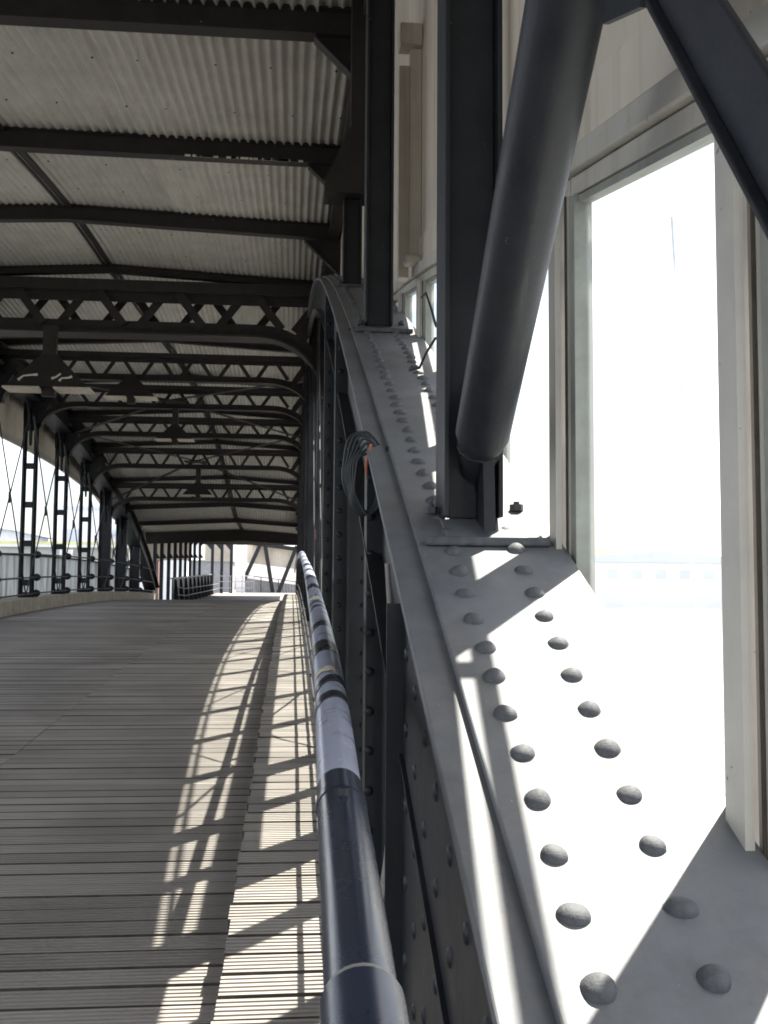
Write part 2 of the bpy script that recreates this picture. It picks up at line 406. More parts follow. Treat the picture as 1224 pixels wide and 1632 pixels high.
def boards(mb, x0, x1, ya, yb, zf, seamx=None, grooved=True):
    y = ya
    while y < yb:
        pitch = .127 if grooved else .152
        bw = pitch - random.choice((.002, .003, .004, .004, .005, .007, .012))
        dz = random.uniform(-.002, .002); tl = random.uniform(-.0012, .0012)
        ng = 5 if (grooved and y < 17) else 0
        prof = []
        if ng:
            g = bw / ng
            for k in range(ng):
                prof += [(k * g + g * .12, 0), (k * g + g * .66, 0), (k * g + g * .72, -.006), (k * g + g * 1.06, -.006)]
            prof[-1] = (bw - .001, -.005); prof.append((bw, -.03)); prof.insert(0, (0, -.03))
        else:
            prof = [(0, -.03), (.004, -.001), (.010, 0), (bw - .010, 0), (bw - .004, -.001), (bw, -.03)]
        cuts = [(x0, x1)] if seamx is None else [(x0, seamx - .0015), (seamx + .0015, x1)]
        for a, b in cuts:
            e1, e2 = random.uniform(-.006, .006), random.uniform(-.006, .006)
            d2 = dz + random.uniform(-.0012, .0012)
            vs = []; sl = -.006
            for (u, h) in prof:
                zz = zf(y + u) + h + d2
                vs += [(a + e1 * (a > x0 - 1 and a == x0), y + u - (a + 2.4) * sl, zz - tl), (b + e2 * (b == x1), y + u - (b + 2.4) * sl, zz + tl)]
            n = len(prof)
            o0 = len(mb.v)
            mb.add(vs, [])
            for i in range(n - 1):
                mb.cur = 1 if (i == 0 or i >= n - 2) else 0  # side faces take the painted gap shade
                mb.f.append((o0 + 2 * i, o0 + 2 * i + 1, o0 + 2 * i + 3, o0 + 2 * i + 2)); mb.sm.append(False); mb.mi.append(mb.cur)
            mb.cur = 0
        y += pitch
    return mb
d = MB(); boards(d, -4.76, -.16, -1.2, END - .05, Zd, seamx=-1.62)
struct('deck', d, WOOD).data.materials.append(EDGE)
d = MB(); boards(d, -.172, .30, -1.2, END - .05, Zkr)
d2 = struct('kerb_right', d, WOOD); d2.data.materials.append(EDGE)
YS = fr(-1.2, END, .8)
struct('kerb_right_face', MB().run(YS, -.168, -.130, lambda y: Zd(y) - .05, lambda y: Zkr(y) - .012), KERBM)
struct('deck_underside', MB().run(YS, -5.3, .75, lambda y: Zd(y) - .30, lambda y: Zd(y) - .045), STEELB)
struct('kerb_left', MB().run(YS, -5.25, -4.765, lambda y: Zd(y) - .04, Zkl), KERBM, .012)
YF = fr(END, 80, 2.0)
d = MB(); boards(d, -4.76, .9, END + .02, 71.5, Zd, grooved=False)
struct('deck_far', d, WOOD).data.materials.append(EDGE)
struct('deck_far_underside', MB().run(YF, -5.3, 1.2, lambda y: Zd(y) - .4, lambda y: Zd(y) - .045), STEELB)

# ------------------------------------------------------------------ right bowstring girder
YC = fr(-1.2, 38.3, .35)
YW = fr(-1.2, 57.8, .35)
SC = 1
def girder(label, xs, cat='girder'):
    return thing('bowstring_girder', label, cat, 'riveted bowstring girders of the bridge')
gr = girder('riveted grey bowstring girder rising away at right, its top flange lit by the windows', 0)
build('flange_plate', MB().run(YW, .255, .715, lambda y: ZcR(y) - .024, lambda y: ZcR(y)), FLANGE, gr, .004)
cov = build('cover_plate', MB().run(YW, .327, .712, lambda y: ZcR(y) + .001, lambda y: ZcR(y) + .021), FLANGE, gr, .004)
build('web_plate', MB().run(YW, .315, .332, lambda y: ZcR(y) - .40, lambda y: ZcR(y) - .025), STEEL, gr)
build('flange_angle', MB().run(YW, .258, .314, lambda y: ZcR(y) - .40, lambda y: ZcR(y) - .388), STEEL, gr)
ep = MB(); ye = fr(-1.1, 2.50, .3)
ep.sweep([[(.268, y, ZdW(y) - .2), (.284, y, ZdW(y) - .2), (.284, y, ZcR(y) - .026), (.268, y, ZcR(y) - .026)] for y in ye])
for yy in fr(.6, 2.38, .16):
    for zz in fr(ZdW(yy) + .1, ZcR(yy) - .12, .17):
        ep.dome((.268, yy, zz), (-1, 0, 0), .018, .007, 12, 3)
ep.bar((.262, 2.46, ZdW(2.46)), (.262, 2.46, ZcR(2.46) - .04), .012, .07)
build('end_plate', ep, STEEL, gr)
# rivet heads: the ones that show largest are sub-parts of the cover plate
nrm_s = .42
RMS = []
for k in range(5):
    mb = MB().dome((0, 0, 0), (0, -nrm_s, 1), .0235, .0175, 20, 7)
    mb.dome((0, 0, -.001), (0, -nrm_s, 1), .0275, .0035, 20, 2)          # paint fillet round the head
    e1, e2, q = random.uniform(.9, 1.08), random.uniform(.92, 1.06), random.uniform(0, 6)
    mb.v = [(x * e1 * (1 + .05 * math.sin(3 * math.atan2(y, x) + q)), y * e2, z * (1 + .12 * math.sin(90 * x + q) * math.cos(70 * y))) for x, y, z in mb.v]
    rm = mb.mesh('rivet'); recalc(rm); rm.materials.append(RIVETM); RMS.append(rm)
row = lambda X, y: X - max(0, 2.6 - y) * (.017 if X < .5 else .026)
far = MB(); cnt = 0
for i in range(100):
    for X in (.410, .572):
        y = 1.053 + i * .120 + (.012 if X > .5 else 0) + random.uniform(-.005, .005)
        z = ZcR(y) + .0195; x = row(X, y) + random.uniform(-.004, .004)
        if cnt < 100:
            o = bpy.data.objects.new('rivet', RMS[random.randrange(5)]); COL.objects.link(o); o.parent = cov
            o.location = (x, y, z); o.rotation_euler = (random.uniform(-.06, .06), random.uniform(-.1, .1), 0)
            s_ = random.uniform(.92, 1.06); o.scale = (s_, s_, random.uniform(.85, 1.12)); cnt += 1
        else:
            sl = (ZcR(y + .05) - ZcR(y - .05)) / .1
            far.dome((x, y, z), (0, -sl, 1), .0235, .019, 12, 4)
fo = build('rivet_row', far, RIVETM, cov); fo['kind'] = 'stuff'

SC = S
# left girder
gl = girder('dark bowstring girder coming down to the deck at the far end on the left', 0)
build('flange_plate', MB().run(YC, -5.24, -4.76, lambda y: Zc(y) - .03, lambda y: Zc(y)), STEEL, gl)
for x in (-5.12, -4.90): build('web_plate', MB().run(YC, x, x + .02, lambda y: Zc(y) - .46, lambda y: Zc(y) - .031), STEEL, gl)
build('flange_angle', MB().run(YC, -5.2, -4.8, lambda y: Zc(y) - .475, lambda y: Zc(y) - .461), STEEL, gl)
build('end_shoe', MB().box(-5.2, -4.78, 36.6, 38.0, Zd(37.4) - .2, Zd(37.4) + .36), STEEL, gl, .04)

# ------------------------------------------------------------------ hanger posts
LY = [20.2 + 2.72 * k for k in range(-3, 6)]
def left_post(i, y, solid):
    zb, zt = Zkl(y), Zc(y) - .30
    n = i - 3
    label = ('%s lattice post with slots, standing on the left kerb' if not solid else '%s plated riveted post on the left kerb below the sloping girder')
    where = ['nearest', 'second nearest', 'third nearest'][i] if i < 3 else ['leftmost visible', 'second visible', 'third visible', 'fourth visible', 'fifth visible', 'sixth visible'][n]
    t = thing('hanger_post', label % where, 'post', 'hanger posts along the left kerb')
    if not solid:
        for x in (-5.105, -4.895):
            m = MB().box(x - .042, x + .042, y - .012, y + .012, zb, zt)
            m.box(x - .008, x + .008, y - .07, y + .07, zb, zt)
            for zz in fr(zb + .15, zt - .1, .14): m.dome((x, y - .012, zz), (0, -1, 0), .016, .010, 8, 3)
            build('leg', m, STEEL, t)
        z = zb + .28
        while z < zt - .1:
            build('batten', MB().box(-5.07, -4.93, y - .02, y - .013, z - .06, z + .06), STEEL, t); z += .74
        build('batten', MB().box(-5.07, -4.93, y - .02, y - .013, zb, zb + .1), STEEL, t)
        build('gusset', MB().prism([(-5.15, y - .03, zt), (-5.15, y - .03, zt - .5), (-5.0, y - .03, zt - .75), (-4.86, y - .03, zt - .55), (-4.55, y - .03, zt - .02)], (0, .02, 0)), STEEL, t)
    else:
        zt += .25
        m = MB().box(-5.15, -4.84, y - .014, y + .002, zb, zt)
        m.box(-5.15, -5.135, y - .09, y + .09, zb, zt); m.box(-4.855, -4.84, y - .09, y + .09, zb, zt)
        for x in (-5.10, -4.89):
            for zz in fr(zb + .1, zt - .1, .13): m.dome((x, y - .014, zz), (0, -1, 0), .017, .011, 8, 3)
        build('plate', m, STEEL, t)
    for h in (.08, .38, .81):
        build('rail_clamp', MB().dome((-4.83, y, zb + h), (1, 0, 0), .075, .10, 12, 4).box(-4.90, -4.83, y - .055, y + .055, zb + h - .06, zb + h + .06), STEEL, t)
def knee(t, y):
    zs = lambda v: Zc(v) - .45
    for s_ in (-1, 1):
        L_ = .62
        pts = [(-5.02, y + s_ * .02, zs(y) - .85)]
        for k in range(7):
            a = math.pi / 2 * k / 6
            pts.append((-5.02, y + s_ * (.06 + L_ * (1 - math.cos(a))), zs(y + s_ * (.06 + L_ * (1 - math.cos(a)))) - .80 * (1 - math.sin(a))))
        pts.append((-5.02, y + s_ * (L_ + .06), zs(y + s_ * (L_ + .06)) + .06)); pts.append((-5.02, y + s_ * .02, zs(y) + .06))
        build('knee_gusset', MB().prism(pts, (.03, 0, 0)), STEEL, t)
for i, y in enumerate(LY):
    if y < 37.2:
        left_post(i, y, i >= 6)
        if i < 8: knee([o for o in COL.objects if o.name.startswith('hanger_post')][-1], y)
RY = [3.62, 6.05, 8.2, 21.2, 26.2] + [30.3 + 4.08 * k for k in range(0, 6)]
SC = 1
def right_post(i, y):
    zb, zt = ZdW(y) - .1, ZcR(y) - .03
    t = thing('hanger_post', '%s dark riveted post under the right girder, counted from the camera' % ORD[i], 'post', 'hanger posts under the right girder')
    if i == 3:
        m = MB().box(.30, .71, y - .014, y, zb, zt)
    else: m = MB().box(.245 + .016 * (i == 0), .455, y - .014, y, zb, zt)
    for zz in fr(zb + .2, zt - .1, .135):
        for x in ((.275, .42) if i != 3 else (.33, .68)): m.dome((x, y - .014, zz), (0, -1, 0), .017, .011, 10, 3)
    build('face_plate', m, STEEL, t)
    build('web_plate', MB().box(.318, .334, y - .11, y - .0145, zb, zt), STEEL, t)
    build('side_flange', MB().box(.245 + .016 * (i == 0), .259 + .016 * (i == 0), y + .001, y + .11, zb, zt), STEEL, t)
    build('side_flange', MB().box(.441, .455, y + .001, y + .11, zb, zt), STEEL, t)
    return t
for i, y in enumerate(RY): 
    tp = right_post(i, y)
    if i == 0:
        build('splice_plate', MB().box(.35, .44, y - .022, y - .0145, -.33, -.16).dome((.395, y - .022, -.21), (0, -1, 0), .018, .012, 10, 3).dome((.395, y - .022, -.29), (0, -1, 0), .018, .012, 10, 3), STEEL, tp)
    if i == 3:
        build('rust_patch', MB().box(.43, .50, y - .017, y - .0145, 1.02, 1.22), RUSTM, tp, label='reddish rust patch')

# crossed tie rods between posts, both sides
def ties(x, ya, yb, zf, label, rad, grp, Zc=Zc, RZ=RZ):
    t = thing('cross_tie', label, 'tie rod', grp)
    z0a, z0b = zf(ya) + .06, zf(yb) + .06
    ta, tb = min(Zc(ya) - .45, RZ(ya) - .7), min(Zc(yb) - .45, RZ(yb) - .7)
    build('rod', MB().tube([(x - .015, ya + .08, z0a), (x - .015, yb - .08, tb)], rad, 6), STEEL, t)
    build('rod', MB().tube([(x + .015, yb - .08, z0b), (x + .015, ya + .08, ta)], rad, 6), STEEL, t)
    zz = (z0a + z0b + ta + tb) / 4
    build('coupling', MB().tube([(x, (ya + yb) / 2, zz - .10), (x, (ya + yb) / 2, zz + .10)], rad * 1.8, 8), STEEL, t)
for i in range(len(LY) - 1):
    if LY[i + 1] < 37: ties(-5.0, LY[i], LY[i + 1], Zkl, 'thin crossed tie rods in the %s bay between left posts' % ORD[i], .013, 'crossed tie rods between the left posts')
SC = 1
TY = [6.05, 8.2, 12.5, 16.8, 21.2, 26.2] + RY[5:]
for i in range(1, len(TY) - 1):
    ties(.40, TY[i], TY[i + 1], ZkW, 'thin crossed tie rods in the %s bay between right posts' % ORD[i], .014, 'crossed tie rods between the right posts', ZcR, RZW)
SC = S

# left guard rail
t = thing('guard_rail', 'three thin round rails running along the left posts above the kerb', 'railing')
for h in (.08, .38, .81):
    build('rail', MB().tube([(-4.80, y, Zkl(y) + h) for y in fr(11, 37.2, .68)], .016, 8), STEEL, t)

# parapet panels
def parapet(i, x, ya, yb, zk, side, h):
    m = MB(); yy = fr(ya + .01, yb - .01, .7)
    m.sweep([[(x, y, zk(y) - .5), (x + .03, y, zk(y) - .5), (x + .03, y, zk(y) + h), (x, y, zk(y) + h)] for y in yy])
    t = thing('parapet_panel', 'pale stained parapet panel, %s along the %s side of the bridge' % (ORD[i], side), 'panel', 'pale parapet panels, %s side' % side)
    build('sheet', m, GRP, t)
    build('top_rail', MB().sweep([[(x - .02, y, zk(y) + h + .002), (x + .05, y, zk(y) + h + .002), (x + .05, y, zk(y) + h + .04), (x - .02, y, zk(y) + h + .04)] for y in yy]), STEEL if side == 'left' else FRAMEM, t)
for i in range(len(LY)):
    parapet(i, -5.55, LY[i], LY[i] + 2.72 if LY[i] + 2.72 < 38.5 else 38.4, Zkl, 'left', .80)
SC = 1
RPY = [-1.2, .7, 3.35, 6.05, 8.2, 12.5, 16.8, 21.2, 26.2, 30.3, 34.4, 38.5, 42.6, 46.7, 50.8, 55.5]
for i in range(len(RPY) - 1): parapet(i, .75, RPY[i], RPY[i + 1], ZkW, 'right', 1.2)
SC = S

# ------------------------------------------------------------------ cladding panels above the openings
def cladding(i, x, ya, yb, side, PB, RZ):
    yy = fr(ya + .006, yb - .006, .35)
    t = thing('cladding_panel', 'cream cladding panel under the eaves, %s from the camera on the %s side' % (ORD[i], side), 'panel', 'cream cladding panels, %s side' % side)
    top = lambda y: max(RZ(y) + .14, PB(y) + .3)
    s = 1 if side == 'right' else -1
    def run(name, xa, xb, za, zb, mat, bev=0):
        build(name, MB().sweep([[(xa, y, za(y)), (xb, y, za(y)), (xb, y, zb(y)), (xa, y, zb(y))] for y in yy]), mat, t, bev)
    run('sheet', x + s * .0, x + s * .02, lambda y: PB(y) + .30, top, CREAM)
    run('lower_board', x - s * .014, x + s * .02, lambda y: PB(y) + .125, lambda y: PB(y) + .297, CREAM, .004)
    run('head_trim', x - s * .045, x + s * .03, lambda y: PB(y) + .055, lambda y: PB(y) + .122, FRAMEM, .006)
    run('head_rail', x - s * .02, x + s * .03, lambda y: PB(y), lambda y: PB(y) + .052, FRAMEM, .004)
CY = [-1.2, .66, 2.66, 4.70, 6.75, 8.74, 10.07, 11.4, 12.7, 14.0, 15.75, 17.5] + [20.2 + 1.36 * k for k in range(0, 14)]
CY = [c for c in CY if c < 38.2]
CW = [-1.2, .66, 2.66, 4.70, 6.75, 8.74, 10.6, 12.4, 14.2, 16, 18.0, 20, 22, 24, 26.2] + [28.2 + 2.04 * k for k in range(0, 15)]
CW = [c for c in CW if c < 57.2]
SC = 1
for i in range(len(CW) - 1): cladding(i, .755, CW[i], CW[i + 1], 'right', PBR, RZW)
SC = S
for i in range(9, len(CY) - 1): cladding(i - 9, -5.45, CY[i], CY[i + 1], 'left', PB, RZ)
SC = 1
# boxed cream pilaster with bracket between the first two roof posts
t = thing('boxed_pilaster', 'beige boarded pilaster with a bracket beside the second roof post', 'pilaster')
yb_ = 6.06
build('board', MB().box(.682, .752, yb_, yb_ + .09, PBR(yb_) + .16, 3.30), CREAMB, t)
build('board', MB().box(.618, .680, yb_ + .02, yb_ + .10, PBR(yb_) + .05, 3.20), CREAMB, t)
build('bracket', MB().box(.615, .752, yb_ - .05, yb_ + .09, 3.305, 3.44), CREAMB, t, .008)
build('foot_bracket', MB().box(.64, .752, yb_ - .10, yb_ - .002, PBR(yb_) + .10, PBR(yb_) + .16), CREAMB, t, .02)
t = tag(build('pilaster', MB().box(.63, .70, 3.50, 3.57, 1.70, 3.2), CREAMB), 'narrow beige pilaster between near roof post and tubular brace', 'pilaster')

# ------------------------------------------------------------------ windows on the right
WY = [-.40, .60, 1.575, 2.68, 3.70, 4.70, 5.70, 6.75, 7.75, 8.74] + [8.74 + 1.6 * k for k in range(1, 31)]
WY = [y for y in WY if y < 57]
for i in range(len(WY) - 1):
    ya, yb = WY[i] + .022, WY[i + 1] - .022
    t = thing('window', '%s tall cream framed window from the near end of the right wall' % ORD[i], 'window', 'tall windows along the right wall')
    zb = lambda y: ZkW(y) + 1.25
    def upright(u, v, xa, xb):
        return MB().sweep([[(xa, y, zb(y)), (xb, y, zb(y)), (xb, y, PBR(y) - .003), (xa, y, PBR(y) - .003)] for y in (u, v)])
    fo = build('frame', MB().sweep([[(.70, y, zb(y)), (.775, y, zb(y)), (.775, y, zb(y) + .05), (.70, y, zb(y) + .05)] for y in (ya + .053, yb - .053)]), FRAMEM, t, .004)
    build('stile', upright(ya, ya + .052, .712, .775), GREYF, fo, .004)
    build('stile', upright(yb - .032, yb, .716, .775), FRAMEM, fo)
    build('bead', upright(yb - .078, yb - .0325, .722, .770), BEADM, fo, .006)
    build('bead', upright(ya + .0525, ya + .068, .735, .770), BEADM, fo)
    build('bead', MB().sweep([[(.735, y, PBR(y) - .026), (.77, y, PBR(y) - .026), (.77, y, PBR(y) - .006), (.735, y, PBR(y) - .006)] for y in (ya + .069, yb - .079)]), BEADM, fo)
    build('groove_strip', upright(yb - .0290, yb - .0235, .710, .7155), GROOVE, fo)
    if ya > 6.5:  # bar added only where unseen, to cast the dark band along the deck
        build('shadow_bar', MB().sweep([[(.705, y, ZkW(y) + 2.36), (.77, y, ZkW(y) + 2.36), (.77, y, ZkW(y) + 2.72), (.705, y, ZkW(y) + 2.72)] for y in (ya + .053, yb - .053)]), FRAMEM, t)
    build('pane', MB().sweep([[(.752, y, zb(y) + .03), (.757, y, zb(y) + .03), (.757, y, PBR(y) - .01), (.752, y, PBR(y) - .01)] for y in (ya + .06, yb - .06)]), GLASS, t)
    build('cover_strip', MB().sweep([[(.685, y, zb(y)), (.70, y, zb(y)), (.70, y, PBR(y) - .002), (.685, y, PBR(y) - .002)] for y in (yb - .02, yb + .050)]), FRAMEM, t, .005)

t = thing('shadow_pipe', 'slim unseen pipe added outside above the right window heads for its shadow lines', 'pipe')  # unseen, added to cast thin shadow lines on flange and deck
build('pipe', MB().tube([(.93, y, PBR(y) + .23) for y in fr(-1, 56, .7)], .022, 10), FRAMEM, t)
for y in CW[:-1]: build('clip', MB().box(.776, .925, y - .02, y + .02, PBR(y) + .215, PBR(y) + .245), FRAMEM, t)
SC = S

# ------------------------------------------------------------------ roof: corrugated sheets
XE0, XE1 = -5.62, .80
def zroof(x, y):
    xr = XR(y)
    k = (x - XE0) / (xr - XE0) if x < xr else (XE1 - x) / (XE1 - xr)
    return RZ(y) + (RISE(y) + .005) * max(0, min(1, k)) + .012
roof = thing('canopy_roof', 'long low pitched corrugated canopy roof over the covered bridge', 'roof')
RB = [-2.5, .6, 3.2, 6.05, 8.74, 11.4, 14.0, 17.5, 20.2, 22.92, 25.64, 28.36, 31.08, 33.8, 38.0]
PITCH, AMP = .076, .0125
def sheet(xa, xb, ya, yb, dz, bolts=False):
    m = MB(); xs = fr(xa, xb, PITCH / 8); ys = fr(ya, yb, .7)
    vs = []
    for y in ys:
        for x in xs: vs.append((x, y, zroof(x, y) + dz + AMP * math.cos(2 * math.pi * x / PITCH)))
    n = len(xs)
    m.add(vs, [(j * n + k, j * n + k + 1, (j + 1) * n + k + 1, (j + 1) * n + k) for j in range(len(ys) - 1) for k in range(n - 1)], True)
    return m
for i in range(len(RB) - 1):
    ya, yb = RB[i] - .04, RB[i + 1]
    cuts = [XE0, -3.85, XR((ya + yb) / 2), -1.30, .10, XE1]
    for j in range(5):
        m = sheet(cuts[j] - .02, cuts[j + 1] + .02, ya, yb, -.010 * (j % 2))
        m.cur = 1
        if ya < 14 and j >= 1:
            for yy in (ya + (yb - ya) * .36, ya + (yb - ya) * .72):
                x = cuts[j] + .15 + (.07 if yy > ya + (yb - ya) * .5 else 0)
                while x < cuts[j + 1] - .05:
                    xx = round(x / PITCH) * PITCH + PITCH / 2
                    m.dome((xx, yy, zroof(xx, yy) - AMP - .006), (0, 0, -1), .010, .010, 8, 2); x += random.choice((.38, .46, .53))
        build('corrugated_sheet', m, ROOFM, roof).data.materials.append(STEELB)
ys = fr(-2.3, 37.9, .8)
for off in (-.045, .045):
    build('ridge_strip', MB().sweep([[(XR(y) + off - .013, y, RZ(y) + RISE(y) - .03), (XR(y) + off + .013, y, RZ(y) + RISE(y) - .03), (XR(y) + off + .013, y, RZ(y) + RISE(y)), (XR(y) + off - .013, y, RZ(y) + RISE(y))] for y in ys]), STEELB, roof)
build('ridge_cap', MB().sweep([[(XR(y) - .025, y, RZ(y) + RISE(y) - .005), (XR(y) + .025, y, RZ(y) + RISE(y) - .005), (XR(y) + .025, y, RZ(y) + RISE(y) + .005), (XR(y) - .025, y, RZ(y) + RISE(y) + .005)] for y in ys]), STEELB, roof)
for x in (.43, -5.3):
    build('eaves_purlin', MB().sweep([[(x - .06, y, RZ(y) - .17), (x + .05, y, RZ(y) - .17), (x + .05, y, RZ(y) + .0), (x - .06, y, RZ(y) + .0)] for y in fr(-2.4, 38, .8)]), STEELB, roof)
build('roof_outer_covering', MB().sweep([[(XE0, y, RZ(y) + .06), (XR(y), y, RZ(y) + .065 + RISE(y)), (XE1, y, RZ(y) + .06), (XE1, y, RZ(y) + .075), (XR(y), y, RZ(y) + .08 + RISE(y)), (XE0, y, RZ(y) + .075)] for y in fr(-2.54, 38, .7)]), GALV, roof)

# roof beams
def beam(i, y, where, grp=True, gus=True, dep=.16):
    t = thing('roof_beam', where, 'beam', 'roof beams across the canopy')
    z0, z1 = RZ(y), RZ(y) + RISE(y)
    xr = XR(y)
    o = [(XL - .2, z0 - .0), (xr, z1 - .0), (.54, z0)]
    def prof(a, b, th, m):
        # web / flange following the pitch from a to b below the sheet
        pts = [(x, z - a) for x, z in o] + [(x, z - b) for x, z in reversed(o)]
        m.prism([(x, y - th / 2, z) for x, z in pts], (0, th, 0))
    m = MB(); prof(.012, dep - .012, .016, m); prof(dep - .011, dep, .11, m); prof(-.004, .008, .10, m)
    build('girder', m, STEELB, t)
    if gus:
        h = .42
        g = MB()
        g.prism([(.54, y - .006, z0 - dep), (.54, y - .006, z0 - dep - h), (.52, y - .006, z0 - dep - h), (.12, y - .006, z0 - dep - .02), (.12, y - .006, z0 - dep)], (0, .012, 0))
        g.bar((.10, y, z0 - dep - .012), (.52, y, z0 - dep - h), .09, .014, up=(1, 0, .8))
        build('gusset', g, STEELB, t)
        g = MB().prism([(XL - .2, y - .006, z0 - dep), (XL - .2, y - .006, z0 - dep - h), (XL - .18, y - .006, z0 - dep - h), (XL + .22, y - .006, z0 - dep - .02), (XL + .22, y - .006, z0 - dep)], (0, .012, 0))
        build('gusset', g, STEELB, t)
NB = ['just overhead', 'overhead at the top edge', 'with pale chipped spots near the top', 'with a long strip of peeling cream paint', 'with a small kinked end, last before the trusses']
for i, y in enumerate([.6, 3.2, 6.05, 8.74, 11.4]): beam(i, y, 'dark roof beam ' + NB[i], gus=True, dep=.17)
for i, y in enumerate([20.2, 22.92, 25.64, 28.36]):
    beam(i, y, 'dark roof beam above the %s lattice truss from the camera' % ORD[i + 2], gus=False, dep=.10)
for i, y in enumerate([17.5, 14.0]): beam(i, y, 'dark roof beam above the %s lattice truss from the camera' % ORD[1 - i], gus=False, dep=.10)
for i, y in enumerate([31.08, 33.8]): beam(i, y, 'dark far roof beam, %s beyond the last lattice truss' % ORD[i], gus=True, dep=.14)
beam(9, 37.6, 'deep dark end beam at the far end of the canopy', gus=False, dep=.42)
# peeling paint strips
pm = MB()
for k in range(30):
    x = random.uniform(-1.05, .05); l = random.uniform(.015, .07)
    pm.box(x, x + l, 8.685 - .003, 8.685 - .0005, RZ(8.74) + .03 * (1 - (x - XR(8.74)) / (.54 - XR(8.74))) - .174, RZ(8.74) + .03 * (1 - (x - XR(8.74)) / (.54 - XR(8.74))) - .156)
b8 = [o for o in COL.objects if 'peeling' in o.get('label', '')][0]
build('peeled_paint', pm, CHIPM, b8, label='flakes of peeling cream paint')

# ------------------------------------------------------------------ roof posts on the right girder
SC = 1
def roof_post(y, label, zt=None):
    t = thing('roof_post', label, 'post', 'roof posts on the right girder')
    zt = zt or RZW(y) - .01
    z0 = ZcR(y) + .03
    m = MB().box(.405, .419, y - .085, y + .085, z0, zt).box(.551, .565, y - .085, y + .085, z0, zt).box(.4195, .5505, y - .03, y - .016, z0, zt)
    build('column', m, STEEL, t, .003)
    sl = (ZcR(y + .1) - ZcR(y - .1)) / .2
    bp = MB().sweep([[(.405, yy, ZcR(yy) + .0215), (.66, yy, ZcR(yy) + .0215), (.66, yy, ZcR(yy) + .036), (.405, yy, ZcR(yy) + .036)] for yy in (y - .15, y + .13)])
    build('base_plate', bp, FLANGE, t, .003)
    build('base_cleat', MB().bar((.345, y - .165, ZcR(y - .165) + .034), (.672, y - .165, ZcR(y - .165) + .034), .026, .024), RIVETM, t, .006)
    for (x, yy) in ((.382, y + .02), (.63, y + .05)):
        z = ZcR(yy) + .036
        bo = MB()
        o = [(x + .020 * math.cos(a * math.pi / 3), yy + .020 * math.sin(a * math.pi / 3), z) for a in range(6)]
        bo.prism(o, (0, 0, .018)); bo.tube([(x, yy, z + .016), (x, yy, z + .026)], .009, 8)
        build('bolt', bo, RIVETM, t)
    return t
p1 = roof_post(2.815, 'near dark roof post standing on the riveted girder behind the tubular brace')
p2 = roof_post(5.93, 'second dark roof post standing further up the riveted girder')
p3 = roof_post(8.74, 'third dark roof post, standing where the girder nears the roof', 3.60)
# end plates joining brace to post
build('side_gusset', MB().prism([(.50, 2.66, ZcR(2.7) + .04), (.50, 2.80, ZcR(2.8) + .04), (.50, 2.80, .62), (.50, 2.70, .56)], (.03, 0, 0)), STEEL, p1)
# eave bracket on third post
build('eave_bracket', MB().prism([(.24, 8.55, 3.36), (.60, 8.55, 3.36), (.60, 8.55, 3.95), (.46, 8.55, 3.95), (.24, 8.55, 3.47)], (0, .3, 0)), STEELB, p3)
build('upper_column', MB().box(.46, .60, 8.6, 8.75, 3.96, RZW(8.7)), STEELB, p3)

# braces between the near roof posts
b1 = thing('roof_brace', 'thick round dark brace leaning towards the camera from the near roof post', 'brace', 'diagonal braces between near roof posts')
pa, pb = Vector((.50, 2.79, .33)), Vector((.47, .55, 1.98))
dd = (pb - pa).normalized()
build('tube', MB().tube([pa, pa + dd * .10, pa + dd * .14, pb], [.045, .060, .072, .078], 28), TUBE, b1)
build('end_lug', MB().bar(pa - dd * .12, pa + dd * .20, .10, .022, up=(1, 0, .2)).dome(pa + dd * .03 + Vector((-.03, 0, .02)), (-1, 0, .3), .018, .014, 10, 3), STEEL, b1)
ax = dd.cross(Vector((1, 0, 0))).normalized(); ay = dd.cross(ax)
wv = [pa + dd * (.092 + .002 * math.sin(9 * a)) + (ax * math.cos(a) + ay * math.sin(a)) * (.0585 + .0008 * math.sin(23 * a)) for a in [2 * math.pi * k / 60 for k in range(61)]]
build('weld_bead', MB().tube(wv, [.0045 + .0009 * math.sin(k * 2.1) for k in range(61)], 6, False), STEEL, b1)
b2 = thing('roof_brace', 'flat dark brace crossing the top right corner in front of the window', 'brace', 'diagonal braces between near roof posts')
qa, qb = Vector((.545, .62, -.125)), Vector((.545, 2.62, 2.455))
dd2 = (qb - qa).normalized()
side2 = dd2.cross(Vector((1, 0, 0))).normalized() * .004
build('bar', MB().bar(qa - side2, qb - side2, .104, .014, up=(1, 0, 0)), TUBE, b2, .004)
side = dd2.cross(Vector((1, 0, 0))).normalized()
build('rib', MB().bar(qa + side * .044 + Vector((-.016, 0, 0)), qb + side * .044 + Vector((-.016, 0, 0)), .010, .017, up=(1, 0, 0)), STEEL, b2, .003)
cx = Vector((.51, 1.60, 1.12))
build('gusset', MB().prism([(.515, 1.66, .965), (.515, 1.47, .885), (.515, 1.45, .93), (.515, 1.5, 1.2), (.515, 1.75, 1.15)], (.012, 0, 0)), STEEL, b2)

SC = S
